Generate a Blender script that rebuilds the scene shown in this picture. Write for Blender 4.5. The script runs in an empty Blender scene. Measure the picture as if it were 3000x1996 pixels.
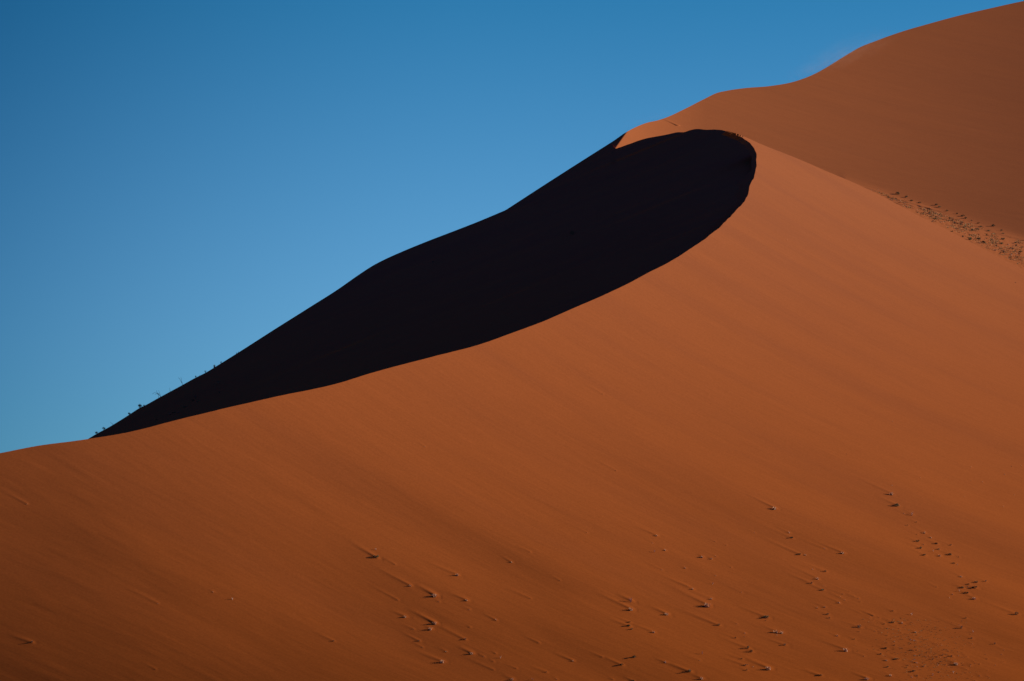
import bpy, math, random
import numpy as np
from mathutils import Vector
random.seed(7); rng = np.random.default_rng(7)
D2R = math.radians
scn = bpy.context.scene
COL = scn.collection

# ------------------------------------------------------------------ camera
F = 9471.0            # focal length in photograph pixels (3000 wide): 18 degree view
VH = 2050.0           # row of the horizon in the photograph
CZ = 2.0              # eye height
cam = bpy.data.cameras.new('camera'); camo = bpy.data.objects.new('camera', cam); COL.objects.link(camo)
cam.sensor_width = 36.0; cam.lens = 36.0 * F / 3000.0
cam.shift_y = (VH - 998.0) / 3000.0
cam.clip_start = 1.0; cam.clip_end = 60000.0
camo.location = (0, 0, CZ); camo.rotation_euler = (D2R(90), 0, 0)
scn.camera = camo

# ------------------------------------------------------------------ light
SUN_EL, SUN_AZ = 15.0, 12.0       # azimuth measured from the right (+x) towards the dunes (+y)
SUN_STRENGTH, SKY_STRENGTH, EXPOSURE = 5.0, 0.0735, 0.92
w = bpy.data.worlds.new('World'); scn.world = w; w.use_nodes = True
nt = w.node_tree; nt.nodes.clear()
out = nt.nodes.new('ShaderNodeOutputWorld'); bg = nt.nodes.new('ShaderNodeBackground')
sky = nt.nodes.new('ShaderNodeTexSky'); sky.sky_type = 'NISHITA'; sky.sun_disc = False
sky.sun_elevation = D2R(SUN_EL); sky.sun_rotation = D2R(90 - SUN_AZ)
sky.altitude = 1500; sky.air_density = 1.0; sky.dust_density = 0.0; sky.ozone_density = 4.0
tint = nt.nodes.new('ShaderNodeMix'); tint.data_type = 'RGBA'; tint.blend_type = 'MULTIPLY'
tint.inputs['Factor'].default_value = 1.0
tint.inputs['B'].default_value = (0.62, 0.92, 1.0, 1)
# bluer with height; lens falloff to the left painted into the sky tint
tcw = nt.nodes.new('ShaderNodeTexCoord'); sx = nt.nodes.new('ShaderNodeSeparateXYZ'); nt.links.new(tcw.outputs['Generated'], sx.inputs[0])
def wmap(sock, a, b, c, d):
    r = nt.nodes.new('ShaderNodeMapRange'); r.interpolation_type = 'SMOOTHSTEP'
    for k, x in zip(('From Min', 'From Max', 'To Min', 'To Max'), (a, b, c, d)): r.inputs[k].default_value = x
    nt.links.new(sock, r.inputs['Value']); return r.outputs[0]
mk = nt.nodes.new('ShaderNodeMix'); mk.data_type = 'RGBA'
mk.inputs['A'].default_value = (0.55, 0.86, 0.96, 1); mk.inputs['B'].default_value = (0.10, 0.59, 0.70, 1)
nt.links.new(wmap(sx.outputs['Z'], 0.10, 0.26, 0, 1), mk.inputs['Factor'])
mz = nt.nodes.new('ShaderNodeMix'); mz.data_type = 'RGBA'; mz.inputs['B'].default_value = (0.50, 0.56, 1.8, 1)   # zenith raised and blued out of view, added fill for the shaded slip face
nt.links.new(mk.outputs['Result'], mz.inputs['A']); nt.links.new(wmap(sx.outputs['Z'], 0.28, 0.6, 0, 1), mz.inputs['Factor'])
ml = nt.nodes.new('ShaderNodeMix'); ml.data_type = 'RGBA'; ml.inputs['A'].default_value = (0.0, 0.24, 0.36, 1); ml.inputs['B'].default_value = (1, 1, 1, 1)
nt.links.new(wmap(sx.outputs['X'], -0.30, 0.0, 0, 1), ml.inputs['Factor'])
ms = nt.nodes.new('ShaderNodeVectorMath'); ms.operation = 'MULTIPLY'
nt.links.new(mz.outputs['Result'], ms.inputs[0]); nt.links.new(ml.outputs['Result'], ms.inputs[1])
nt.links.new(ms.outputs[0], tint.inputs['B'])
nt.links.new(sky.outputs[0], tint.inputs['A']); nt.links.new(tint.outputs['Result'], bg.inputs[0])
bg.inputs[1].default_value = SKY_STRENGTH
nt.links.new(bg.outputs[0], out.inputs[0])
sl = bpy.data.lights.new('sun', 'SUN'); so = bpy.data.objects.new('sun', sl); COL.objects.link(so)
sl.energy = SUN_STRENGTH; sl.angle = D2R(0.5); sl.color = (1.0, 0.93, 0.84)
el, az = D2R(SUN_EL), D2R(SUN_AZ)
TOSUN = Vector((math.cos(el) * math.cos(az), math.cos(el) * math.sin(az), math.sin(el)))
so.rotation_euler = TOSUN.to_track_quat('Z', 'Y').to_euler(); so.location = TOSUN * 3000
vs = scn.view_settings; vs.view_transform = 'Standard'; vs.look = 'None'; vs.gamma = 1.0
vs.exposure = EXPOSURE; vs.use_curve_mapping = False

# ------------------------------------------------------------------ helpers
def mesh_np(name, V, Q, mats, midx=None, smooth=True):
    me = bpy.data.meshes.new(name)
    V = np.asarray(V, np.float32); Q = np.asarray(Q, np.int32)
    k = Q.shape[1]
    me.vertices.add(len(V)); me.vertices.foreach_set('co', V.ravel())
    me.loops.add(Q.size); me.loops.foreach_set('vertex_index', Q.ravel())
    me.polygons.add(len(Q)); me.polygons.foreach_set('loop_start', np.arange(0, Q.size, k, dtype=np.int32))
    me.polygons.foreach_set('loop_total', np.full(len(Q), k, np.int32))
    me.polygons.foreach_set('use_smooth', np.full(len(Q), smooth, bool))
    for m in mats: me.materials.append(m)
    if midx is not None: me.polygons.foreach_set('material_index', np.asarray(midx, np.int32))
    me.update(calc_edges=True); me.validate()
    return me

def link(name, me, parent=None, **props):
    o = bpy.data.objects.new(name, me); COL.objects.link(o)
    if parent: o.parent = parent
    for k, v in props.items():
        if v is not None: o[k] = v
    return o

def vnoise(x, y, seed):
    """smooth value noise on an integer lattice, about -1..1"""
    r = np.random.default_rng(seed); T = r.uniform(-1, 1, (256, 256))
    xi = np.floor(x).astype(int); yi = np.floor(y).astype(int)
    fx = x - xi; fy = y - yi
    fx = fx * fx * fx * (fx * (fx * 6 - 15) + 10); fy = fy * fy * fy * (fy * (fy * 6 - 15) + 10)
    a = T[xi & 255, yi & 255]; b = T[(xi + 1) & 255, yi & 255]
    c = T[xi & 255, (yi + 1) & 255]; d = T[(xi + 1) & 255, (yi + 1) & 255]
    return (a * (1 - fx) + b * fx) * (1 - fy) + (c * (1 - fx) + d * fx) * fy

def sstep(a, b, x):
    t = np.clip((x - a) / (b - a), 0, 1); return t * t * (3 - 2 * t)

def curve(pts):
    """monotone-in-u smooth interpolation through traced points (Hermite)"""
    P = np.array(pts, float); X, Y = P[:, 0], P[:, 1]
    h = np.diff(X); d = np.diff(Y) / h
    m = np.empty_like(X); m[0] = d[0]; m[-1] = d[-1]
    m[1:-1] = (d[:-1] * h[1:] + d[1:] * h[:-1]) / (h[1:] + h[:-1])
    def f(x):
        x = np.asarray(x, float); i = np.clip(np.searchsorted(X, x) - 1, 0, len(h) - 1)
        t = np.clip((x - X[i]) / h[i], 0, 1)
        return ((2*t**3-3*t**2+1)*Y[i] + (t**3-2*t**2+t)*h[i]*m[i] + (-2*t**3+3*t**2)*Y[i+1] + (t**3-t**2)*h[i]*m[i+1])
    return f

# ------------------------------------------------------------------ outlines of the dunes
LEFT = [(-3200,1800),(-1300,1545), (-900,1475), (-400,1395), (0,1328), (95,1309), (255,1287)]
SIL = [(255,1288),(289,1268),(310,1257),(376,1217),(412,1194),(425,1188),(463,1167),(535,1128),(571,1108),(603,1092),(631,1075),(700,1032),(800,968),(908,900),(993,846),(1050,806),(1095,777),(1130,759),(1177,738),(1250,708),(1336,675),(1400,650),(1481,616)]
SIL2 = [(1481,616),(1612,531),(1739,450),(1785,421)]
RIMLOW = [(255,1287),(369,1268),(424,1255.5),(488,1238.6),(636,1202),(806,1163),(1000,1120.6),(1075,1097),(1273,1044),(1410,1008),(1500,976),(1591,942),(1690,899),(1780,860),(1850,826),(1901,798),(1952,773),(2036,720),(2100,673),(2138,637),(2168,605),(2189,573),(2200,539),(2210,510),(2216,480)]
RIMTIP = [(2214,450),(2204,431),(2189,416),(2176,406),(2164,399),(2150,393),(2137,388.5),(2128,385.5)]
RIGHT = [(2128,383.5),(2152,390),(2238,426),(2339,466),(2424,503),(2509,539),(2594,580.5),(2681,627),(2757,664),(2834,705),(2923,751),(3000,790.6),(3300,955),(3700,1160),(4200,1390),(5200,1740),(6600,1980)]
RIMUP = [(1785,421),(1792,424),(1798,431),(1803,435.5),(1811,433.5),(1845,421.5),(1879,410),(1909,402.5),(1939,397.5),(1964,392),(1986,387.5),(2005,387),(2022,382),(2041,378.5),(2060,379.5),(2079,380.5),(2098,380.5),(2117,382),(2134,388),(2150,398),(2175,414),(2200,428),(2260,455),(2330,500)]
SKYB = [(1640,600),(1700,497),(1740,451),(1770,430.5),(1799,412),(1829,391),(1858,375),(1892,361),(1930,352),(1956,343),(2003,321),(2062,291),(2101,272.5),(2130,266),(2182,258.5),(2255,252.5),(2328,239),(2386,217),(2416,201),(2450,180),(2484,159),(2518,139.5),(2564,121),(2636,95),(2721,70),(2806,47),(2900,25),(3000,3),(3250,-35),(3500,10),(3900,230),(4400,620),(5200,1180),(6600,1800)]
fS = curve(SIL); fS2 = curve(SIL2); fUp = curve(RIMUP); fB = curve(SKYB); fLow = curve(LEFT[:-1] + RIMLOW)
fLowOnly = curve(RIMLOW)
fR = curve(RIGHT)
fLeftExt = curve([(-1300,2300), (-600,1830), (-200,1570), (100,1380), (255,1288)])

def se(u, v): return (u - 1500.0) / F, (VH - v) / F
GX, GY, PF = -0.06, 0.50, 300.0
KSS, KSE, KEE = -0.3, -2.7, 0.0
def q_front(u, v):
    s, e = se(u, v)
    t = 0.03*np.logaddexp(s/0.03, -0.138/0.03)          # the bend eases off towards the left end
    t = -0.03*np.logaddexp(-t/0.03, -0.24/0.03)
    return (GY + GX*s - e + KSS*t*t + KSE*t*e + KEE*e*e) / PF
A_D, B_D = 0.45, 0.30
_s, _e = se(2216., 480.)
C_D = (B_D + A_D*_s - _e) / (q_front(2216., 480.) * 0.988)
def q_slip(u, v):
    s, e = se(u, v)
    q = (B_D + A_D*s - e) / C_D
    under = np.clip(v - fLow(np.minimum(u, 2216)) - 2, 0, 90)      # below the crest of the front slope: out of sight, sinks away
    return q - 1.6e-6*under - 1.3e-6*np.clip(u-2206, 0, 130)
def q_back(u, v):
    s, e = se(u, v)
    qb = (0.42 - 0.20*s - e + 0.75*(s-0.05)**2 + 5.0*np.clip(0.06-s, 0, None)**2) / 301.0
    n = ((u - 1802)*0.817 + (v - 435)*0.576) / F
    q2 = qb + 0.005*n
    k = 2.5e-7
    q = -k*np.logaddexp(-qb/k, -q2/k)
    qv = (0.2842 - 0.280*s - e + 0.75*(s-0.05)**2*0.3987) / 120.0 - 4e-4*(1-sstep(2200, 2480, u)) - 6e-4*sstep(3040, 3900, u)
    k = 4e-6
    q = k*np.logaddexp(q/k, qv/k)
    hid = np.clip(v - fUp(np.clip(u, 1786, 2150)) - 12, 0, 60)*(1-sstep(2135, 2160, u))     # behind the slip face, out of sight
    return q - 2.2e-6*hid

# wind direction in plan (the tails of sand behind the plants point this way)
WD = np.array([-0.82, 0.57]); WD /= np.linalg.norm(WD)
WN = np.array([WD[1], -WD[0]])
def wcoords(x, y): return x*WD[0] + y*WD[1], x*WN[0] + y*WN[1]

def wcurve(x, y):
    """wind lines bend a little towards the left end of the dune"""
    xm = np.clip(x, -140, 0)
    return wcoords(x, y + 0.0014*xm*xm)
def relief_front(u, v):
    q = q_front(u, v); Y = 1/q; X = Y*(u-1500)/F
    a, c = wcurve(X, Y)
    wob = 4*vnoise(a/60., c/60., 31)
    soft = sstep(1150, 1850, v)
    h = (0.13+0.84*soft)*vnoise(a/120., c/42., 1) + 0.42*soft*vnoise(a/42.+5, c/22., 5)
    h += 0.10*vnoise(a/48., (c+wob)/14., 2)*(0.25+2.1*sstep(1150,1800,v))
    low = sstep(900, 1900, v)
    patch = 0.35 + 1.1*np.abs(vnoise(a/55., c/26., 6))
    low = low*patch
    h += (0.010+0.022*low)*vnoise(a/16., (c+wob)/3.6, 3)
    h += (0.004+0.007*low)*vnoise(a/7., (c+wob)/1.1, 4)
    return h
def relief_back(u, v):
    q = q_back(u, v); Y = 1/q; X = Y*(u-1500)/F
    a, c = wcoords(X, Y)
    h = 0.35*vnoise(a/200., c/60., 11) + 0.02*vnoise(a/60., c/14., 12) + 0.02*vnoise(a/20., c/4., 13)
    return h

# ------------------------------------------------------------------ what grows where: u, v, width (photo px), kind, tail length (px)
# G dark green bush, S small dark bush, P pale dry grass, W bare twigs, t tiny dry tuft
PLANTS = """1101.5 1630.7 18 G 60|1101 1609 8 W 0|1339.6 1682.5 14 P 75|1202 1714 11 P 80|1273 1741 22 P 40|1286 1762 5 t 12|1366.7 1756.7 12 P 42|1165 1756.7 5 t 60|1186 1804.6 14 P 30
1273 1823 18 P 60|1260 1840.7 16 P 10|1212 1843 5 t 30|1362.5 1872.5 11 S 75|1227.6 1877.6 10 S 45|1237.7 1896 5 t 30|977 1877.6 8 S 55|1307 1908 7 P 20|1295.5 1935.8 18 P 65|1381.6 1911.6 16 P 30
1417.6 1923 5 t 15|1451.6 1913.7 5 t 10|1466 1925.6 9 W 0|1445 1937 4 t 10|1511 1957 5 t 20|1445 1961.6 5 t 60|1601 1969 6 S 42|1678.6 1935 8 P 40|1820.7 1946.8 14 G 50|1858 1924 17 G 0|1842 1833 13 G 40
1844 1822.5 9 G 30|1850.5 1842.8 10 G 0|1848 1782 19 P 80|1848 1758 20 W 30|1498 1645.5 8 P 25|1453 1816 7 W 30|1376 1837 5 t 6|1579 1882.7 5 t 40|1553.5 1752.5 5 t 55|1375 1785.6 5 t 15|1156.7 1652.7 4 t 25
1500 1988 14 P 20|1561 1990 9 W 0|1630.7 1989 5 t 10|1854.7 1994 9 G 20|1795 1990 5 t 10|1763.6 1924 5 t 25|1923 1567 11 P 62|1912 1589 5 t 20|1916.7 1614.8 10 W 0|1948 1610.7 8 P 20|2094 1585.4 5 t 20|2127 1596.5 4 t 15
2056 1629 14 P 10|2084 1636 8 P 20|2097 1629 5 t 32|2007 1663 7 P 15|1939 1668.6 5 t 42|2141 1661 5 t 20|2097 1686 5 t 10|2087.5 1708.8 9 W 0|2029 1724 10 P 75|2014.7 1715.7 6 P 40|2083.7 1753 10 P 50|2071.6 1768.9 27 P 90
2172 1734 5 t 38|1953 1796.7 16 P 40|2244 1806.8 22 G 65|2242.5 1817 6 t 0|2104.9 1830.5 13 S 85|1915 1850.5 11 P 45|2274 1848 18 P 30|2290 1851 15 P 10|2275.7 1859 5 t 0|2158.6 1827 5 t 20|2182 1854 6 t 20|2180.8 1864.7 5 t 0
2154.8 1868.5 8 S 40|2299.4 1889 12 S 55|2190 1897 17 S 60|2200 1908 16 S 10|2057.4 1913.7 10 W 0|1949.9 1939.7 10 W 20|2050 1934 5 t 30|2173.5 1930 8 S 30|2183 1948.5 11 S 50|2191 1947.6 6 S 0|2187 1963.4 8 S 30|2206 1953 5 t 0
2252 1955.5 21 P 70|2019.5 1966 17 G 70|2055.8 1986 13 P 20|2320 1575 12 G 65|2312 1560 8 W 30|2342 1622.7 14 G 85|2359.5 1624.3 8 P 10|2381.6 1666.7 6 t 50|2377.8 1708.8 10 S 60|2395 1693.6 12 P 60|2394 1780 7 P 20|2397.5 1977.6 9 G 30
2610.7 1444 19 P 95|2627.6 1479 21 G 50|2672 1506 14 W 20|2648 1503 5 t 20|2685 1529.5 6 S 20|2658.7 1538.8 6 S 30|2708 1558.8 12 P 30|2727.5 1574 8 P 20|2686 1565 5 t 20|2688 1585 12 G 30|2743 1592 13 G 30|2786 1596.5 9 S 40
2697 1605 12 G 40|2706 1594 6 t 10|2749.7 1608.5 10 G 20|2734 1614 7 W 0|2752.8 1626 12 P 20|2783 1624 14 G 20|2808 1630.7 6 t 30|2708 1625 13 G 40|2793.6 1649.8 9 G 35|2805 1653 5 t 10|2816 1687.5 10 P 30|2860 1704.8 12 G 20|2888 1702.6 9 S 30
2819 1720.8 13 G 20|2837 1711.5 9 G 10|2835 1719.5 7 S 0|2855.8 1720.4 19 G 20|2830.5 1736 15 G 20|2853.5 1750.5 17 P 20|2790.5 1740 6 t 20|2781.6 1750.6 5 t 10|2810.5 1730.6 8 W 0|2743 1718.6 5 t 20|2468.7 1617.4 15 P 65|2416 1606 5 t 60
2417.6 1673.8 11 S 60|2411 1728 11 G 50|2414 1716 5 t 10|2457.6 1763.9 10 P 40|2416 1777 8 P 30|2424 1799 13 S 40|2430 1810.5 8 S 20|2475 1757 5 t 30|2616 1789.6 8 S 20|2670.7 1799 9 W 0|2557.5 1803 6 t 50|2616 1823 12 G 20|2590.8 1828 7 S 10
2642.7 1823.8 9 P 15|2516.6 1835.8 18 S 40|2682.6 1851 9 P 20|2562 1848 5 t 20|2599.6 1840 6 t 20|2503 1872.6 6 S 20|2453 1861.5 8 P 20|2477.6 1901.5 20 P 50|2530.8 1921.5 6 t 30|2579.7 1916 9 G 20|2595 1899 11 G 20|2626 1930 14 G 20
2596.5 1932.6 11 P 20|2817 1839 14 S 60|2810.5 1830 6 t 50|2830 1810.5 8 S 30|2850 1850 9 W 0|2848 1869.5 9 S 40|2977 1798 18 S 70|2914.8 1886 9 S 30|2941.4 1903.7 5 t 30|2934.8 1917 5 t 10|2788 1922 10 S 30|2801.6 1942.3 19 P 30
2792.7 1969.4 10 W 0|2732.8 1977 9 W 0|2677 1965.9 13 G 10|2599.6 1953.4 11 S 10|2608.5 1977 12 P 20|2539.7 1985.8 18 P 30|2404 1978 13 G 40|2843.8 1367.5 5 t 10|2963.6 1365.7 5 t 50|2943.7 1388.8 5 t 20|2878 1411 5 t 10|2991.6 1362 5 t 20
2845 1408 4 t 10|2825 1454.5 4 t 10|2972.5 1448.7 4 t 15|2939 1483 4 t 20|2697 1399 4 t 15|2614 1421 5 t 22|79 1476 5 t 60|93 1881 10 S 45|1765 1154 4 t 40|1803.6 1378 5 t 45|624 1733 6 t 10|681 1754 9 W 0|1245 1308 4 t 25
2269 1486.6 18 P 65|2264 1493 7 S 10|2615 1234 4 t 15|2974.6 827 6 t 0|463 1767 4 t 80|2480 1330 4 t 30|2306 703 4 t 25|1553 1617 4 t 30|455 1960 4 t 30|1640 1700 4 t 25|1720 1560 4 t 25|2210 1560 4 t 30"""
VALLEY = """2629.6 566.8 16 G 0|2655 576.8 11 G 0|2670.4 587.8 11 G 0|2636 587 8 P 0|2652.5 593.6 8 P 0|2694.6 593.6 12 G 0|2743 599.7 11 G 0|2753 606 11 G 0|2692 603 5 t 0|2708.7 612.5 11 P 0|2724 609.4 10 P 0|2733 613 6 P 0|2775 617.6 10 G 0
2743 623 8 P 0|2647 606 6 t 0|2722.7 626 14 S 0|2729 635.7 8 S 0|2738 640.8 12 G 0|2731.6 649 9 S 0|2712.5 633.7 6 t 0|2742 656 5 t 0|2783 639 12 G 0|2790 646 13 S 0|2804 626 8 G 0|2821 631.6 14 G 0|2828.6 638.8 12 G 0|2798 654 12 S 0
2817 655 14 S 0|2823.5 665.6 13 S 0|2846.4 647 8 S 0|2866.8 654 9 G 0|2861.7 670 12 G 0|2874.5 664 10 G 0|2847.7 674.5 11 G 0|2787.8 678 10 G 0|2822 694 12 S 0|2841 700 20 G 0|2865.6 699.5 15 G 0|2892 689 13 S 0|2897.4 675.8 12 G 0|2910 661 14 G 0
2933 675.8 11 S 0|2939.5 684 10 G 0|2938 700 14 G 0|2933 712.8 16 G 0|2919 719.6 11 S 0|2880.9 710 18 G 0|2869 710 12 P 0|2901 716.6 9 P 0|2915 731 12 P 0|2940.8 737.8 12 S 0|2965 729 13 S 0|2961 744.6 13 P 0|2989 738 15 G 0|2985.5 744.9 12 S 0
2980 754 11 S 0|2974 711.5 9 G 0|2977.8 720 12 S 0|2953.6 715 10 P 0|2555 556 5 t 0|2560 561 6 t 0|2573 553 5 t 0|2660 572 4 t 0|2770 632 7 P 0|2810 643 7 P 0|2838 655 7 P 0|2885 700 7 P 0|2905 705 8 G 0|2840 685 8 P 0|2800 668 7 P 0"""
def parse(t):
    r = []
    for it in t.replace('\n', '|').split('|'):
        a = it.split()
        if len(a) == 5: r.append((float(a[0]), float(a[1]), float(a[2]), a[3], float(a[4])))
    return r
plants = parse(PLANTS); valley = parse(VALLEY)
rp = random.Random(3)
# the dense little tufts low on the right
for i in range(46):
    u = rp.gauss(2690, 48); v = 1875 + rp.random()*118 + (u-2690)*0.35
    if v < 1996: plants.append((u, v, rp.uniform(4, 8), rp.choice('StttS'), rp.choice([0, 8, 16])))
for i in range(30):
    u = rp.gauss(2840, 60); v = 1880 + rp.random()*110 + (u-2840)*0.4
    if v < 1994 and u < 2998: plants.append((u, v, rp.uniform(3, 6), 't', rp.choice([8, 16, 30])))
for i in range(16):
    u = rp.uniform(2440, 2640); v = 1690 + (u-2440)*0.65 + rp.random()*60
    plants.append((u, v, rp.uniform(3, 5), 't', rp.choice([20, 30, 45])))
for i in range(70):
    u = rp.uniform(2580, 3000); f0 = 551 + (u-2545)*0.338 ; r0 = float(fR(u))
    t = rp.uniform(0.12, 0.95)**0.8
    if r0-f0 > 14: valley.append((u, f0 + 3 + (r0-f0-8)*t, rp.uniform(4, 9), rp.choice('PPGStP'), 0))

# ------------------------------------------------------------------ the front dune
def axis(lo, hi, step, far_lo, far_hi, growth=1.12):
    c = list(np.arange(lo, hi + step*0.5, step)); s = step
    while c[-1] < far_hi: s *= growth; c.append(c[-1] + s)
    s = step
    while c[0] > far_lo: s *= growth; c.insert(0, c[0] - s)
    return np.array(c)

def build_front():
    U = axis(-30, 3030, 2.6, -3100, 6500, 1.07); Vr = axis(380, 2004, 2.6, 379, 2110)
    UU, VV = np.meshgrid(U, Vr, indexing='ij')
    low = fLow(np.minimum(UU, 2216)); rr = fR(np.maximum(UU, 2128))
    # tip of the rim as a function of v
    tip = np.array([(2216,480)] + RIMTIP, float)
    tipu = np.interp(VV, tip[::-1, 1], tip[::-1, 0])
    lowu_right = UU >= 2216
    inside = np.where(UU < 2128, VV >= low, False)
    mid = (UU >= 2128) & (UU < 2216)
    inside |= mid & (VV >= low)
    inside |= mid & (VV < 480) & (VV >= rr) & (UU >= tipu)
    inside |= lowu_right & (VV >= rr)
    # boundary curve, densely sampled
    cu = []
    ul = np.arange(-3200, 2160, 1.0); cu += list(zip(ul, fLow(ul)))
    P = np.array([p for p in RIMLOW if p[0] > 2138] + RIMTIP, float)
    P = np.vstack([[2160, float(fLow(2160))], P[P[:, 0] > 2160.5 - 0*P[:, 0]] if False else P[(P[:,1] < float(fLow(2160))-1)]])
    # Catmull-Rom through the tip points
    Q = np.vstack([2*P[0]-P[1], P, 2*P[-1]-P[-2]])
    for i in range(1, len(Q)-2):
        for t in np.linspace(0, 1, 24, endpoint=False):
            a, b, c, d = Q[i-1], Q[i], Q[i+1], Q[i+2]
            cu.append(tuple(0.5*((2*b) + (-a+c)*t + (2*a-5*b+4*c-d)*t*t + (-a+3*b-3*c+d)*t**3)))
    ur = np.arange(2128, 6560, 1.0); cu += list(zip(ur, fR(ur)))
    G = np.array(cu)
    # small irregularities of the crest (broken, wind nibbled edge)
    d = np.gradient(G, axis=0); ln = np.maximum(np.linalg.norm(d, axis=1), 1e-6); nrm = np.stack([-d[:, 1], d[:, 0]], 1)/ln[:, None]
    arc = np.cumsum(ln)
    amp = np.full(len(G), 0.3) + 2.6*np.exp(-((arc - arc[np.argmax(np.where(np.arange(len(G)) < len(G)-len(ur), G[:, 0], -9e9))])/260.)**2)
    isR = np.arange(len(G)) > len(G) - len(ur)
    amp = np.where(isR, 0.25, amp)*np.clip(np.abs(arc - arc[len(G)-len(ur)])/40., 0, 1)
    wv = vnoise(arc/26., arc*0+3.3, 41)*0.8 + vnoise(arc/9., arc*0+7.3, 42)*0.55
    G = G + nrm*(amp*wv)[:, None]
    nb = np.zeros_like(inside)
    nb[1:, :] |= ~inside[:-1, :]; nb[:-1, :] |= ~inside[1:, :]; nb[:, 1:] |= ~inside[:, :-1]
    nb[:, :-1] |= np.pad(~inside[:, 1:], ((0, 0), (0, 0)))
    nb[1:, 1:] |= ~inside[:-1, :-1]; nb[:-1, 1:] |= ~inside[1:, :-1]; nb[1:, :-1] |= ~inside[:-1, 1:]; nb[:-1, :-1] |= ~inside[1:, 1:]
    bd = inside & nb
    bi = np.argwhere(bd)
    for i, j in bi:
        u, v = UU[i, j], VV[i, j]
        dd = (G[:, 0]-u)**2 + (G[:, 1]-v)**2
        k = int(np.argmin(dd))
        if dd[k] < 400**2: UU[i, j], VV[i, j] = G[k]
    h = relief_front(UU, VV)
    Q = q_front(UU, VV); Y0 = 1/Q; X0 = Y0*(UU-1500)/F
    # sand tails behind the plants
    for (pu, pv, sz, kd, tl) in plants:
        if tl < 5: continue
        y = 1/q_front(pu, pv); x = y*(pu-1500)/F
        L = tl/14.0*1.7; sm = sz*y/F
        m = np.ix_(np.where((U > pu-tl*1.9-25) & (U < pu+22))[0], np.where((Vr > pv-tl*1.2-25) & (Vr < pv+26))[0])
        dx = X0[m]-x; dy = Y0[m]-y
        k = 0.0028*min(max(x, -140), 0); wd = np.array([-1.0, 0.695 + k]); wd /= np.linalg.norm(wd)
        a = dx*wd[0]+dy*wd[1]; c = dx*wd[1]-dy*wd[0]
        c = c + 0.09*a*math.sin(pu*0.7)
        wdt = 0.17 + 0.22*sm + 0.045*np.clip(a, 0, None)
        H = min(0.05 + 0.11*sm, 0.20)*(0.45 + 0.55*float(sstep(600, 1700, pu)))*(0.75 + 0.5*((pu*7.3) % 1))
        prof = np.where(a > 0, np.clip(1-a/L, 0, 1)**1.1, np.exp(-(a/(0.3+0.4*sm))**2))
        h[m] += H*prof*np.exp(-(c/wdt)**2)
        # scour beside and in front of the plant
        h[m] -= 0.25*H*np.exp(-((a+0.5*sm+0.25)/(0.35+0.5*sm))**2)*np.exp(-(c/(wdt*1.6))**2)
    e = (VH-VV)/F
    Y = Y0*(1 - (h/np.maximum(GY-e, 0.1))/Y0)
    X = Y*(UU-1500)/F; Z = CZ + Y*e
    idx = -np.ones(inside.shape, int); idx[inside] = np.arange(inside.sum())
    ok = inside[:-1, :-1] & inside[1:, :-1] & inside[1:, 1:] & inside[:-1, 1:]
    q = np.stack([idx[:-1, :-1][ok], idx[:-1, 1:][ok], idx[1:, 1:][ok], idx[1:, :-1][ok]], 1)
    V = np.stack([X[inside], Y[inside], Z[inside]], 1)
    # lee side of the crest, a ribbon that falls away behind the edge
    hG = relief_front(G[:, 0], G[:, 1]); eG = (VH-G[:, 1])/F; YG = 1/q_front(G[:, 0], G[:, 1]); YG = YG - hG/np.maximum(GY-eG, 0.1)
    PG = np.stack([YG*(G[:, 0]-1500)/F, YG, CZ+YG*eG], 1)
    tip_w = np.exp(-(np.maximum(0, arc[np.argmax(np.where(np.arange(len(G)) < len(G)-len(ur), G[:, 0], -9e9))] - arc)/160.)**2)
    dirx = np.where(isR, 0.35, -0.7*(1-tip_w) - tip_w); diry = np.where(isR, 0.94, 0.72*(1-tip_w) + 0.10*tip_w)
    far = np.where(isR, 0.004 + 0.996*sstep(2195, 2290, G[:, 0]), 1 - 0.992*tip_w)
    drops = [0, 0.6, 2, 6, 14, 30, 60, 110, 200]; K = len(drops)
    for sel in (~isR, isR):
        Pg, dx_, dy_, fr = PG[sel], dirx[sel], diry[sel], far[sel]
        R = np.stack([Pg + np.stack([dx_*d*fr, dy_*d*fr, -0.58*d*fr], 1) for d in drops], 1); n0 = len(V)
        V = np.vstack([V, R.reshape(-1, 3)])
        g = n0 + np.arange(len(Pg)*K).reshape(len(Pg), K)
        q = np.vstack([q, np.stack([g[:-1, :-1], g[:-1, 1:], g[1:, 1:], g[1:, :-1]], -1).reshape(-1, 4)[:, ::-1]])
    # lower edge runs down under the valley floor
    return V, q

def relief_slip(u, v):
    q = q_slip(u, v); Y = 1/q; X = Y*(u-1500)/F
    # fall lines run down to the left: streaks along x
    h = 1.2*vnoise(X/90., Y/50., 21) + 0.3*vnoise(X/60., (Y+0.25*X)/9., 22) + 0.06*vnoise(X/18., (Y+0.25*X)/2.5, 23)
    h = h*sstep(10, 220, np.hypot(u-2185, v-450))
    # second facet above the kink of the skyline
    n = ((u-1483)*(-0.50) + (v-615)*(-0.866))    # >0 above a line falling to the left
    h += -6.0*sstep(0, 90, n)
    return h

def split_grid(grids):
    V, Q, o = [], [], 0
    for P in grids:
        n1, n2 = P.shape[:2]; g = o + np.arange(n1*n2).reshape(n1, n2); o += n1*n2
        V.append(P.reshape(-1, 3)); Q.append(np.stack([g[:-1, :-1], g[:-1, 1:], g[1:, 1:], g[1:, :-1]], -1).reshape(-1, 4))
    return np.vstack(V), np.vstack(Q)

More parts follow.
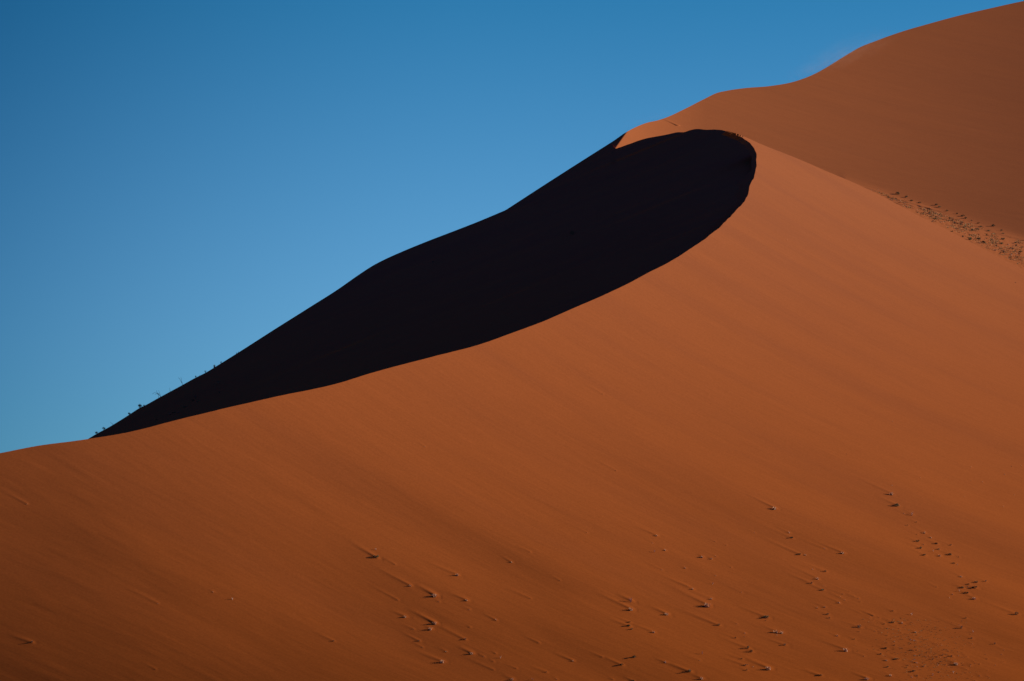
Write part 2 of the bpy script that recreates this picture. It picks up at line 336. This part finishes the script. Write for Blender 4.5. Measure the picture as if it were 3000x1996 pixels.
def build_slip():
    U = axis(-40, 2328, 4.0, -1200, 2328)
    U = U[U <= 2329]
    top = np.where(U < 255, fLeftExt(np.minimum(U, 255)), np.where(U < 1481, fS(np.clip(U, 255, 1481)), np.where(U < 1785, fS2(np.clip(U, 1481, 1785)), fUp(np.clip(U, 1785, 2330)))))
    wig = 0.7*vnoise(U/22., U*0+1.5, 51)*sstep(1815, 1850, U)*(1-sstep(2090, 2130, U))
    top = top + wig
    bot = np.maximum(fLow(np.minimum(U, 2216))+90, top+60)
    n = 260
    T = np.linspace(0, 1, n)
    UU = np.repeat(U[:, None], n, 1); VV = top[:, None] + (bot-top)[:, None]*T[None, :]
    h = relief_slip(UU, VV); e = (VH-VV)/F
    Y = 1/q_slip(UU, VV) - h/np.maximum(B_D-e, 0.08)
    X = Y*(UU-1500)/F; Z = CZ + Y*e
    P = np.stack([X, Y, Z], -1)
    drops = [150, 90, 45, 20, 8, 2.5, 0.6]
    B = np.stack([P[:, 0] + np.array([-0.15*d, d, -0.5*d]) for d in drops], 1)
    B = np.concatenate([B, P[:, :1]], 1)
    return split_grid([B, P])

def build_back():
    U = axis(1642, 3030, 3.0, 1641, 6400, 1.07); U = U[(U >= 1640)]
    top = fB(U)
    bot = np.where(U < 2152, fUp(np.clip(U, 1785, 2152))+70, fR(np.clip(U, 2152, 6500))+90)
    bot = np.maximum(bot, top+60)
    n = 330
    T = np.linspace(0, 1, n)
    UU = np.repeat(U[:, None], n, 1); VV = top[:, None] + (bot-top)[:, None]*T[None, :]
    h = relief_back(UU, VV)
    # small ridges and hollows on the valley floor
    foot = 551 + (UU-2545)*0.338
    y = 1/q_back(UU, VV); x = y*(UU-1500)/F; a, c = wcoords(x, y)
    wv = sstep(-14, 10, VV-foot)*sstep(2440, 2560, UU)
    h += wv*(0.55*np.abs(vnoise(a/22., c/5., 61)) + 0.16*vnoise(a/7., c/1.8, 62))
    # drift with a shadow near the skyline
    pu, pv = 1984, 366.5
    yy = 1/q_back(pu, pv); xx = yy*(pu-1500)/F
    aa = (x-xx)*WD[0]+(y-yy)*WD[1]; cc = (x-xx)*WN[0]+(y-yy)*WN[1]
    h += 0.42*np.where(aa > 0, np.clip(1-aa/9.0, 0, 1), np.exp(-(aa/0.8)**2))*np.exp(-(cc/0.75)**2)
    e = (VH-VV)/F
    Y = y - h/np.maximum(0.42-e, 0.1)*np.where(wv > 0, 1.0, 1.0)
    X = Y*(UU-1500)/F; Z = CZ + Y*e
    P = np.stack([X, Y, Z], -1)
    drops = [700, 400, 200, 90, 40, 15, 4]
    B = np.stack([P[:, 0] + np.array([-0.1*d, d, -0.5*d]) for d in drops], 1)
    low = [20, 60, 150]
    C = np.stack([P[:, -1] + np.array([0.0, -d, -0.45*d]) for d in low], 1)
    B = np.concatenate([B, P[:, :1]], 1)
    return split_grid([B, np.concatenate([P, C], 1)])

# ------------------------------------------------------------------ materials
def sand_mat(name, base, dark, rough=0.95, streak=1.0, lowtint=(1.10, 0.96, 0.52), bump=0.028):
    m = bpy.data.materials.new(name); m.use_nodes = True; n = m.node_tree; L = n.links
    b = n.nodes['Principled BSDF']; b.inputs['Roughness'].default_value = rough
    b.inputs['Specular IOR Level'].default_value = 0.0
    tc = n.nodes.new('ShaderNodeTexCoord')
    mp = n.nodes.new('ShaderNodeMapping'); mp.vector_type = 'TEXTURE'
    ang = math.atan2(WD[1], WD[0]); mp.inputs['Rotation'].default_value = (0, 0, ang)
    mp.inputs['Scale'].default_value = (9.0, 1.0, 1e6)
    sp = n.nodes.new('ShaderNodeSeparateXYZ'); cb = n.nodes.new('ShaderNodeCombineXYZ'); L.new(tc.outputs['Object'], sp.inputs[0])
    def mth(op, a, b):
        q = n.nodes.new('ShaderNodeMath'); q.operation = op
        for i_, x_ in enumerate((a, b)):
            if isinstance(x_, (int, float)): q.inputs[i_].default_value = x_
            else: L.new(x_, q.inputs[i_])
        return q.outputs[0]
    xm = mth('MAXIMUM', mth('MINIMUM', sp.outputs['X'], 0.0), -140.0)
    L.new(sp.outputs['X'], cb.inputs['X']); L.new(mth('ADD', sp.outputs['Y'], mth('MULTIPLY', mth('MULTIPLY', xm, xm), 0.0014)), cb.inputs['Y'])
    L.new(cb.outputs[0], mp.inputs['Vector'])
    n1 = n.nodes.new('ShaderNodeTexNoise'); n1.inputs['Scale'].default_value = 0.045; n1.inputs['Detail'].default_value = 4; n1.inputs['Roughness'].default_value = 0.55
    n2 = n.nodes.new('ShaderNodeTexNoise'); n2.inputs['Scale'].default_value = 0.9; n2.inputs['Detail'].default_value = 5; n2.inputs['Roughness'].default_value = 0.65
    n3 = n.nodes.new('ShaderNodeTexNoise'); n3.inputs['Scale'].default_value = 2.2; n3.inputs['Detail'].default_value = 3
    L.new(mp.outputs[0], n1.inputs['Vector']); L.new(mp.outputs[0], n2.inputs['Vector']); L.new(tc.outputs['Object'], n3.inputs['Vector'])
    r = n.nodes.new('ShaderNodeMapRange'); r.inputs['From Min'].default_value = 0.42; r.inputs['From Max'].default_value = 0.72; r.interpolation_type = 'SMOOTHSTEP'
    L.new(n1.outputs['Fac'], r.inputs['Value'])
    mx = n.nodes.new('ShaderNodeMix'); mx.data_type = 'RGBA'; mx.inputs['A'].default_value = (*base, 1); mx.inputs['B'].default_value = (*dark, 1)
    ml = n.nodes.new('ShaderNodeMath'); ml.operation = 'MULTIPLY'; ml.inputs[1].default_value = 0.55*streak
    L.new(r.outputs[0], ml.inputs[0]); L.new(ml.outputs[0], mx.inputs['Factor'])
    # fine grain and fine streaks
    r2 = n.nodes.new('ShaderNodeMapRange'); r2.inputs['From Min'].default_value = 0.3; r2.inputs['From Max'].default_value = 0.7
    r2.inputs['To Min'].default_value = 0.955; r2.inputs['To Max'].default_value = 1.04
    L.new(n2.outputs['Fac'], r2.inputs['Value'])
    r3 = n.nodes.new('ShaderNodeMapRange'); r3.inputs['From Min'].default_value = 0.3; r3.inputs['From Max'].default_value = 0.7
    r3.inputs['To Min'].default_value = 0.93; r3.inputs['To Max'].default_value = 1.07
    L.new(n3.outputs['Fac'], r3.inputs['Value'])
    mm = n.nodes.new('ShaderNodeMath'); mm.operation = 'MULTIPLY'; L.new(r2.outputs[0], mm.inputs[0]); L.new(r3.outputs[0], mm.inputs[1])
    # deeper orange tint low on the slope, paler towards the crests
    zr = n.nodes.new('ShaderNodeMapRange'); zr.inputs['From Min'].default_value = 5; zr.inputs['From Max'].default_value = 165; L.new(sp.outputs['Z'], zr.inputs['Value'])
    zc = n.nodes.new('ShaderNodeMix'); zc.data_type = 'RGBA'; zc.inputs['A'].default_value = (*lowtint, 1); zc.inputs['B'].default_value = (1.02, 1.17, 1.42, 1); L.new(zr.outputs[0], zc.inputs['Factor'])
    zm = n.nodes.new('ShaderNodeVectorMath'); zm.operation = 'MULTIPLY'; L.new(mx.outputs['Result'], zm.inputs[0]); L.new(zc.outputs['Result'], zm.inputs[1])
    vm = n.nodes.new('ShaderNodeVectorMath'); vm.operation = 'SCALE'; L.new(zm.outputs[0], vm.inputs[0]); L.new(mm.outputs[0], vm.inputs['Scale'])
    L.new(vm.outputs[0], b.inputs['Base Color'])
    bp = n.nodes.new('ShaderNodeBump'); bp.inputs['Strength'].default_value = 1.0; bp.inputs['Distance'].default_value = bump
    L.new(n2.outputs['Fac'], bp.inputs['Height']); L.new(bp.outputs[0], b.inputs['Normal'])
    return m

SAND = sand_mat('sand', (0.235, 0.062, 0.0178), (0.165, 0.046, 0.018), streak=0.6)
SANDB = sand_mat('back_sand', (0.262, 0.067, 0.0172), (0.20, 0.055, 0.017), bump=0.03, streak=0.25)

def flat_mat(name, col, var=0.25):
    m = bpy.data.materials.new(name); m.use_nodes = True; n = m.node_tree; L = n.links
    b = n.nodes['Principled BSDF']; b.inputs['Roughness'].default_value = 0.85; b.inputs['Specular IOR Level'].default_value = 0.1
    no = n.nodes.new('ShaderNodeTexNoise'); no.inputs['Scale'].default_value = 6.0; tc = n.nodes.new('ShaderNodeTexCoord'); L.new(tc.outputs['Object'], no.inputs['Vector'])
    r = n.nodes.new('ShaderNodeMapRange'); r.inputs['From Min'].default_value = 0.3; r.inputs['From Max'].default_value = 0.7
    r.inputs['To Min'].default_value = 1-var; r.inputs['To Max'].default_value = 1+var; L.new(no.outputs['Fac'], r.inputs['Value'])
    c = n.nodes.new('ShaderNodeRGB'); c.outputs[0].default_value = (*col, 1)
    vm = n.nodes.new('ShaderNodeVectorMath'); vm.operation = 'SCALE'; L.new(c.outputs[0], vm.inputs[0]); L.new(r.outputs[0], vm.inputs['Scale'])
    L.new(vm.outputs[0], b.inputs['Base Color'])
    return m
GREEN = flat_mat('dark_leaf', (0.05, 0.055, 0.022)); OLIVE = flat_mat('olive_leaf', (0.13, 0.12, 0.05))
STRAW = flat_mat('straw', (0.58, 0.34, 0.19)); WOOD = flat_mat('dead_wood', (0.40, 0.27, 0.19)); BROWN = flat_mat('dry_stem', (0.13, 0.075, 0.045))

# ------------------------------------------------------------------ terrain objects
V, q = build_front(); V2, q2 = build_slip()
me = mesh_np('front_dune', np.vstack([V, V2]), np.vstack([q, q2+len(V)]), [SAND])
link('front_dune', me, kind='structure', label='large orange sand dune with a sharp curved crest and a black shaded slip face')
V, q = build_back()
link('back_dune', mesh_np('back_dune', V, q, [SANDB]), kind='structure', label='higher reddish dune rising behind the right shoulder of the front dune')
gx = np.array([-30000, -3000, -1000, -300, 0, 300, 1000, 3000, 30000.]); GXX, GYY = np.meshgrid(gx, gx, indexing='ij')
g = np.arange(81).reshape(9, 9)
link('ground', mesh_np('ground', np.stack([GXX, GYY, GXX*0], -1).reshape(-1, 3), np.stack([g[:-1, :-1], g[1:, :-1], g[1:, 1:], g[:-1, 1:]], -1).reshape(-1, 4), [SAND]), kind='structure', label='flat sandy ground in front of the dunes')

#PLANTS_BUILD
# ------------------------------------------------------------------ plants
class MB:
    def __init__(s): s.v = []; s.f = []
    def tube(s, pts, r0, r1, k=4):
        base = len(s.v); n = len(pts)
        for i, p in enumerate(pts):
            p = Vector(p); d = (Vector(pts[min(i+1, n-1)]) - Vector(pts[max(i-1, 0)])).normalized()
            a = d.cross(Vector((0.3, 1, 0.2))).normalized(); b = d.cross(a); r = r0 + (r1-r0)*i/(n-1)
            for j in range(k):
                t = 2*math.pi*j/k; s.v.append(tuple(p + a*math.cos(t)*r + b*math.sin(t)*r))
        for i in range(n-1):
            for j in range(k):
                s.f.append((base+i*k+j, base+i*k+(j+1) % k, base+(i+1)*k+(j+1) % k, base+(i+1)*k+j))
        s.f.append(tuple(base+(n-1)*k+j for j in range(k)) if k == 4 else tuple(base+(n-1)*k+j for j in (0, 1, 2, 2)))
    def leaf(s, p, r, L, W):
        d = Vector((r.gauss(0, 1), r.gauss(0, 1), r.gauss(0.4, 0.8))).normalized(); a = d.cross(Vector((r.gauss(0, 1), r.gauss(0, 1), r.gauss(0, 1)))).normalized()
        p = Vector(p); b = len(s.v)
        for q in (p, p + d*L*0.5 + a*W, p + d*L, p + d*L*0.5 - a*W): s.v.append(tuple(q))
        s.f.append((b, b+1, b+2, b+3))
    def mesh(s, name, mat): return mesh_np(name, s.v, s.f, [mat], smooth=False)

def bush(seed, leafm, dens=330, flat=0.55):
    """unit bush: one metre wide, its base at the origin; returns stems mesh, foliage mesh"""
    r = random.Random(seed); st = MB(); fo = MB()
    blobs = []
    for i in range(9):
        a = r.uniform(0, 6.28); rr = 0.34*math.sqrt(r.random()); blobs.append((rr*math.cos(a), rr*math.sin(a), r.uniform(0.12, 0.42)*flat/0.55, r.uniform(0.11, 0.21)))
    for (x, y, z, q) in blobs:
        st.tube([(x*0.1, y*0.1, -0.12), (x*0.5, y*0.5, z*0.35), (x, y, z)], 0.022, 0.010)
        for j in range(3): st.tube([(x*0.7, y*0.7, z*0.6), (x+r.uniform(-q, q), y+r.uniform(-q, q), z+r.uniform(0, q*1.3))], 0.010, 0.005)
        for j in range(dens//9):
            d = Vector((r.gauss(0, 1), r.gauss(0, 1), r.gauss(0, 0.8))).normalized()*q*r.random()**0.4
            if z + d.z > 0: fo.leaf((x+d.x, y+d.y, z+d.z), r, r.uniform(0.06, 0.12), r.uniform(0.014, 0.03))
    return st, fo

def tuft(seed, n=110, spread=0.85, hgt=0.72):
    """unit tuft of dry grass: curved tapering blades"""
    r = random.Random(seed); m = MB(); base = MB()
    for i in range(n):
        a = r.uniform(0, 6.28); lean = spread*r.random()**0.7*0.62; L = hgt*r.uniform(0.45, 1.0)
        x0, y0 = 0.10*r.gauss(0, 1), 0.10*r.gauss(0, 1); c, s_ = math.cos(a), math.sin(a); w = r.uniform(0.022, 0.038); b = len(m.v)
        for k, t in enumerate((0, 0.35, 0.7, 1.0)):
            rad = lean*t**1.6; z = L*(t - 0.35*lean*t*t*1.6)
            ww = w*(1-t*0.85)
            m.v.append((x0+c*rad - s_*ww, y0+s_*rad + c*ww, z-0.05)); m.v.append((x0+c*rad + s_*ww, y0+s_*rad - c*ww, z-0.05))
        for k in range(3): m.f.append((b+2*k, b+2*k+1, b+2*k+3, b+2*k+2))
    nb = 10                                                          # one low hummock of matted stalks
    base.v.append((0, 0, 0.10))
    for k in range(1, 4):
        for j in range(nb):
            t = 6.283*j/nb; q = 0.09*k*r.uniform(0.8, 1.2); base.v.append((q*math.cos(t), q*math.sin(t), 0.10-0.05*k*r.uniform(0.7, 1.1)))
    for j in range(nb):
        base.f.append((0, 1+j, 1+(j+1) % nb, 0))
        for k in range(2): base.f.append((1+k*nb+j, 1+(k+1)*nb+j, 1+(k+1)*nb+(j+1) % nb, 1+k*nb+(j+1) % nb))
    return m, base

def twigs(seed, n=5, lean=0.5):
    r = random.Random(seed); m = MB(); small = MB()
    for i in range(n):
        a = r.uniform(0, 6.28); l = r.uniform(0.2, 1)*lean; L = r.uniform(0.6, 1.0); c, s_ = math.cos(a)*l, math.sin(a)*l
        pts = [(0, 0, -0.1)] + [(c*t+r.gauss(0, 0.02), s_*t+r.gauss(0, 0.02), L*t) for t in (0.33, 0.66, 1.0)]
        m.tube(pts, 0.026, 0.010)
        for j in range(2):
            p = Vector(pts[2]) if j else Vector(pts[1]); q = p + Vector((r.gauss(0, 0.16), r.gauss(0, 0.16), r.uniform(0.12, 0.3)))
            small.tube([p, (p+q)/2 + Vector((0, 0, 0.02)), q], 0.012, 0.006)
    return m, small

def make_proto(kind, variant):
    if kind == 'G': st, fo = bush(10+variant, GREEN, 420); return [('stems', st.mesh('stems', BROWN)), ('foliage', fo.mesh('foliage', [GREEN, OLIVE, GREEN][variant]))]
    if kind == 'S': st, fo = bush(20+variant, GREEN, 260, 0.7); return [('stems', st.mesh('stems', BROWN)), ('foliage', fo.mesh('foliage', [BROWN, GREEN, BROWN][variant]))]
    if kind == 'P': b, c = tuft(30+variant); return [('blades', b.mesh('blades', STRAW)), ('base_clump', c.mesh('base_clump', BROWN))]
    if kind == 'W': b, c = twigs(40+variant); return [('twig', b.mesh('twig', WOOD)), ('side_twigs', c.mesh('side_twigs', WOOD))]
    b, c = tuft(50+variant, 26, 0.9, 0.8); bm = b; o = len(bm.v); bm.v += c.v; bm.f += [tuple(i+o for i in f) for f in c.f]
    return [('', bm.mesh('dry_seedling', [STRAW, BROWN, WOOD][variant]))]
PROTO = {(k, i): make_proto(k, i) for k in 'GSPWt' for i in range(3)}
NAME = {'G': 'green_bush', 'S': 'dark_bush', 'P': 'grass_tuft', 'W': 'dead_twigs', 't': 'grass_seedling'}
CAT = {'G': 'bush', 'S': 'bush', 'P': 'grass tuft', 'W': 'twigs', 't': 'seedling'}

def pos(u, v, sheet):
    if sheet == 'front': Y = 1/q_front(u, v) - relief_front(np.array([u]), np.array([v]))[0]/max(GY-(VH-v)/F, 0.1)
    elif sheet == 'slip': Y = float(1/q_slip(u, v) - relief_slip(np.array([u]), np.array([v]))[0]/max(B_D-(VH-v)/F, 0.08))
    else: Y = float(1/q_back(u, v) - relief_back(np.array([u]), np.array([v]))[0]/max(0.42-(VH-v)/F, 0.1))
    return float(Y*(u-1500)/F), float(Y), float(CZ + Y*(VH-v)/F)

def place(u, v, size, kind, sheet, label, group, variant=None, zs=1.0):
    """the plant's foot at photograph pixel (u, v) on the sand, size in photograph pixels"""
    x, y, z = pos(u, v, sheet); m = size*y/F
    r = random.Random(int(u*31+v*17)); k = r.randrange(3) if variant is None else variant
    parts = PROTO[(kind, k)]
    sc = (m, m, m*zs*r.uniform(0.7, 0.95))
    if parts[0][0] == '':
        root = link(NAME[kind], parts[0][1])
    else:
        root = bpy.data.objects.new(NAME[kind], None); COL.objects.link(root); root.empty_display_size = 0.3
        for n_, me_ in parts: link(n_, me_, root)
    root.location = (x, y, z); root.scale = sc; root.rotation_euler = (0, 0, r.uniform(0, 6.28))
    root['label'] = label; root['category'] = CAT[kind]
    if group: root['group'] = group
    return root

def region(u, v):
    if u < 800: return 'on the far left slope'
    if u < 1450: return 'on the lower middle slope'
    if u < 1800: return 'low on the slope, right of middle'
    if v < 1500: return 'high on the right of the front slope'
    if u < 2130: return 'around the big straw tuft' if v < 1850 else 'near the bottom edge below the big straw tuft'
    if u < 2340: return 'on the slope right of the big straw tuft' if v < 1880 else 'at the bottom edge left of the corner thicket'
    if u < 2560 and v < 1830: return 'above the lower right thicket' if v < 1700 else 'at the upper rim of the lower right thicket'
    if v < 1665: return 'in the upper cluster on the right slope'
    if v < 1775: return 'in the lower cluster on the right slope'
    if u < 2560: return 'at the left end of the lower right thicket'
    if u < 2640: return 'in the left half of the lower right thicket'
    if u < 2700: return 'in the centre of the lower right thicket'
    if u < 2780: return 'in the right half of the lower right thicket'
    return 'right of the lower right thicket' if v < 1900 else 'at the bottom right corner'
ORD = ['leftmost'] + [w_ + ' from left' for w_ in 'second third fourth fifth sixth seventh eighth ninth tenth eleventh twelfth thirteenth fourteenth fifteenth sixteenth seventeenth eighteenth nineteenth'.split()] + [w_ + ' from left' for w_ in 'twentieth twenty-first twenty-second twenty-third twenty-fourth twenty-fifth'.split()]
LOOK = {'G': 'green bush', 'S': 'dark bush', 'P': 'pale grass tuft', 'W': 'bare twig', 't': 'tiny dry seedling'}
PLUR = {'G': 'green bushes', 'S': 'dark bushes', 'P': 'pale grass tufts', 'W': 'bare twigs', 't': 'tiny dry seedlings'}
def put_all(items, sheet, regf, grp):
    by = {}
    for it in items: by.setdefault((regf(it[0], it[1]), it[3]), []).append(it)
    for (where, kd), L in by.items():
        L.sort(key=lambda t: t[0])
        for i, (u, v, sz, k, tl) in enumerate(L):
            if len(L) == 1: lab = 'the only %s %s' % (LOOK[kd], where)
            elif i < len(ORD): lab = '%s, %s %s' % (LOOK[kd], ORD[i], where)
            else: lab = '%s, far right %s' % (LOOK[kd], where)
            if abs(u-2071.6) < 0.1: lab = 'biggest straw coloured grass tuft, casting a dark shadow on the slope'
            place(u, v + (0.22*sz if kd in 'GS' else 0.35*sz), sz*{'G': 1.05, 'S': 0.95, 'P': 1.0, 'W': 1.15, 't': 0.95}[kd], kd, sheet, lab, PLUR[kd] + ' ' + grp)
put_all(plants, 'front', region, 'on the orange slope')
def vregion(u, v):
    f = v - (551 + (u-2545)*0.338)
    if u < 2700: return 'at the narrow top of the vegetated hollow'
    if u < 2790: return 'in the upper part of the vegetated hollow'
    if u < 2870: return 'at the back dune foot, middle of the hollow' if f < 25 else 'behind the front crest, middle of the hollow'
    return 'at the back dune foot, right end of the hollow' if f < 32 else 'behind the front crest, right end of the hollow'
put_all(valley, 'back', vregion, 'in the hollow below the back dune')

# plants on the skyline of the dark slip face
for (u, v, sz, kd, zs, lab) in [
    (283, 1270, 15, 'P', 1.0, 'feathery grass tuft, lowest plant on the skyline at the left'),
    (304, 1259, 13, 'G', 1.3, 'round bush on the skyline, second plant from the left'),
    (378, 1215, 13, 'G', 1.1, 'small bush on the skyline between the two larger skyline bushes'),
    (410, 1194, 15, 'G', 1.4, 'flat topped bush on the skyline left of the drooping grass'),
    (422, 1189, 9, 'P', 0.9, 'small grass tuft just right of the flat topped skyline bush'),
    (574, 1107, 7, 'S', 1.5, 'tiny knob shaped bush on the skyline, first right of the forked stalk'),
    (585, 1102, 5, 't', 1.2, 'tiny seedling between two knob shaped bushes on the skyline'),
    (602, 1093, 8, 'S', 1.8, 'tiny knob shaped bush on the skyline left of the spiky tuft'),
    (628, 1077, 10, 'P', 2.0, 'spiky upright grass tuft on the skyline'),
    (647, 1066, 7, 'S', 2.0, 'tiny knob shaped bush right of the spiky tuft on the skyline'),
    (693, 1037, 6, 't', 1.6, 'left one of the topmost two seedlings on the skyline'),
    (698, 1034, 6, 't', 1.6, 'right one of the topmost two seedlings on the skyline')]:
    place(u, v, sz, kd, 'slip', lab, 'plants along the skyline', variant=0, zs=zs)
def stalks(name, u, v, strokes, label):
    """tall grass stalks; strokes are curves in metres (across, up) from the foot"""
    x, y, z = pos(u, v, 'slip'); k = y/F
    root = bpy.data.objects.new(name, None); COL.objects.link(root); root.location = (x, y, z); root.empty_display_size = 0.5
    r = random.Random(int(u))
    for st in strokes:
        m = MB(); dy = r.uniform(-0.4, 0.4)
        pts = [(p[0]*k, dy*i/len(st), p[1]*k) for i, p in enumerate(st)]
        m.tube(pts, 0.07, 0.03); link('stalk', m.mesh('stalk', BROWN), root)
    root['label'] = label; root['category'] = 'grass'; root['group'] = 'tall grasses on the skyline'
stalks('tall_grass', 468, 1165, [[(-3,-3),(-4,6),(-6,11)], [(2,-2),(1,8),(-3,21)], [(4,0),(0,6),(-8,13),(-16,14),(-22,10)], [(4,0),(-1,8),(-9,11),(-14,9)], [(-2,10),(-8,14),(-10,21)]], 'tall drooping grass arching to the left on the skyline')
stalks('tall_grass', 534, 1130, [[(1,-2),(0,6),(-2,14),(-4,25)], [(-1,7),(-5,15),(-12,24)]], 'tall forked bare stalk standing on the skyline')
stalks('tall_grass', 498, 1148, [[(1,-2),(0,4),(-1,11)]], 'short single stalk between the drooping grass and the forked stalk')
stalks('tall_grass', 332, 1246, [[(1,-2),(-3,4),(-9,9)]], 'faint single stalk leaning left, low on the skyline')
# a few plants in the shade of the slip face
rs = random.Random(5); L = []
for i in range(16):
    t = rs.random(); L.append((430+t*230+rs.gauss(0, 8), 1248-t*110+rs.gauss(0, 9), rs.uniform(7, 13), rs.choice('GSS')))
L = [l for l in L if l[1] < float(fLowOnly(l[0]))-8] + [(1677, 684, 20, 'S'), (1268, 768, 9, 'S')]
def sregion(u, v): return 'low in the shade of the slip face' if u < 1000 else 'in the middle of the dark slip face'
put_all([(a, b, c, d, 0) for a, b, c, d in L], 'slip', sregion, 'in the shade of the slip face')

# ------------------------------------------------------------------ sand blown off the crests
def blown(u0, v0, u1, v1, sheet, width, height, dens, seed, label, back=0.0):
    a = Vector(pos(u0, v0, sheet)); b = Vector(pos(u1, v1, sheet)); mid = (a+b)/2; L = (b-a).length
    X = (b-a).normalized(); Yv = X.cross(Vector((0, 0, 1))).normalized(); Yv = Yv if Yv.y > 0 else -Yv
    Z = X.cross(Yv); Z = Z if Z.z > 0 else -Z; Yv = Z.cross(X)
    V = []; n = 12; Q = []
    for i in range(n+1):                                             # a lens shaped closed hull along the crest
        t = -1 + 2*i/n; r = max(0.12, math.sqrt(max(0, 1-t*t)))
        for k in range(10):
            c, s_ = math.cos(2*math.pi*k/10), math.sin(2*math.pi*k/10)
            V.append((t*L/2, c*width*r, s_*height*r if s_ > 0 else s_*height*0.35*r))
    for i in range(n):
        for k in range(10): Q.append((i*10+k, i*10+(k+1) % 10, (i+1)*10+(k+1) % 10, (i+1)*10+k))
    V += [(-L/2*1.03, 0, 0), (L/2*1.03, 0, 0)]; e0 = len(V)-2
    F_ = Q + [(e0, (k+1) % 10, k, e0) for k in range(10)] + [(e0+1, n*10+k, n*10+(k+1) % 10, e0+1) for k in range(10)]
    me = bpy.data.meshes.new('blown_sand'); me.from_pydata(V, [], [tuple(dict.fromkeys(f)) for f in F_]); me.update()
    m = bpy.data.materials.new('blown_sand'); m.use_nodes = True; nn = m.node_tree; LL = nn.links; nn.nodes.clear()
    o = nn.nodes.new('ShaderNodeOutputMaterial'); pv = nn.nodes.new('ShaderNodeVolumePrincipled'); LL.new(pv.outputs[0], o.inputs['Volume'])
    pv.inputs['Color'].default_value = (0.80, 0.42, 0.26, 1); pv.inputs['Anisotropy'].default_value = 0.2
    tc = nn.nodes.new('ShaderNodeTexCoord'); sp = nn.nodes.new('ShaderNodeSeparateXYZ'); LL.new(tc.outputs['Object'], sp.inputs[0])
    def M(op, a_, b_=0.0):
        q = nn.nodes.new('ShaderNodeMath'); q.operation = op
        for i_, x_ in enumerate((a_, b_)):
            if isinstance(x_, (int, float)): q.inputs[i_].default_value = x_
            else: LL.new(x_, q.inputs[i_])
        return q.outputs[0]
    def sq(sock, w_): return M('MULTIPLY', M('DIVIDE', sock, w_), M('DIVIDE', sock, w_))
    rx = M('SUBTRACT', 1.0, sq(sp.outputs['X'], L/2)); ry = sq(sp.outputs['Y'], width); rz = sq(M('MAXIMUM', sp.outputs['Z'], 0.0), height)
    body = M('MAXIMUM', M('SUBTRACT', rx, M('ADD', ry, rz)), 0.0); body = M('MULTIPLY', body, body)
    mp = nn.nodes.new('ShaderNodeMapping'); mp.inputs['Location'].default_value = (seed*13.1, 0, 0); mp.inputs['Rotation'].default_value = (0, 0.5, 0); mp.inputs['Scale'].default_value = (0.05, 0.25, 0.35)
    LL.new(tc.outputs['Object'], mp.inputs['Vector'])
    no = nn.nodes.new('ShaderNodeTexNoise'); no.inputs['Scale'].default_value = 1.0; no.inputs['Detail'].default_value = 4; LL.new(mp.outputs[0], no.inputs['Vector'])
    nz = M('MAXIMUM', M('MULTIPLY', M('SUBTRACT', no.outputs['Fac'], 0.36), 4.0), 0.0)
    fall = M('POWER', 2.718, M('MULTIPLY', M('MAXIMUM', sp.outputs['Z'], 0.0), -2.6/height))
    LL.new(M('MULTIPLY', M('MULTIPLY', M('MULTIPLY', body, fall), nz), dens), pv.inputs['Density'])
    me.materials.append(m)
    ob = link('blown_sand', me, kind='stuff', label=label)
    from mathutils import Matrix
    R3 = Matrix((X, Yv, Z)).transposed(); M4 = R3.to_4x4(); M4.translation = mid + Vector((0, back, 0)); ob.matrix_world = M4
    return ob
blown(2290, 250, 2640, 95, 'back', 12, 12, 0.0055, 1, 'faint plume of sand blown off the ridge of the back dune')
blown(1740, 452, 2010, 322, 'back', 9, 8, 0.008, 2, 'thin veil of blown sand over the saddle behind the slip face')

# ------------------------------------------------------------------ uncountable scrub
def scrub(name, pts, sheet, mat, label, size):
    m = MB(); r = random.Random(len(pts))
    for (u, v) in pts:
        p = Vector(pos(u, v, sheet)); k = p.y/F*size*r.uniform(0.5, 1.3)
        for j in range(6):
            o = Vector((r.gauss(0, 0.35), r.gauss(0, 0.35), abs(r.gauss(0, 0.12))))*k
            m.leaf(p+o, r, k*r.uniform(0.4, 0.7), k*0.16)
    link(name, m.mesh(name, mat), kind='stuff', label=label)
rq = random.Random(12); A_, B_ = [], []
while len(A_) < 1500:
    u = rq.uniform(2560, 3000); f0 = 551 + (u-2545)*0.338; r0 = float(fR(u)); t = rq.betavariate(1.6, 1.9)
    if r0-f0 > 8 and rq.random() < (r0-f0-4)/70. and vnoise(np.array([u/26.]), np.array([(f0+(r0-f0)*t)/9.]), 71)[0] > -0.25: A_.append((u, f0+2+(r0-f0-4)*t))
DRY = flat_mat('dry_scrub', (0.27, 0.18, 0.07), 0.5)
scrub('dry_scrub', A_[:1050], 'back', DRY, 'low dry grass covering the hollow below the back dune', 4.2)
scrub('green_scrub', A_[1050:], 'back', OLIVE, 'low olive scrub growing between the dry grass of the hollow', 4.6)
while len(B_) < 560:
    u = rq.gauss(2700, 75); v = 1890 + rq.gauss(0, 55) + (u-2690)*0.4
    if v < 2000 and v > 1810 and u < 3000: B_.append((u, v))
scrub('low_scrub', B_, 'front', OLIVE, 'sparse low scrub growing through the lower right thicket', 3.2)
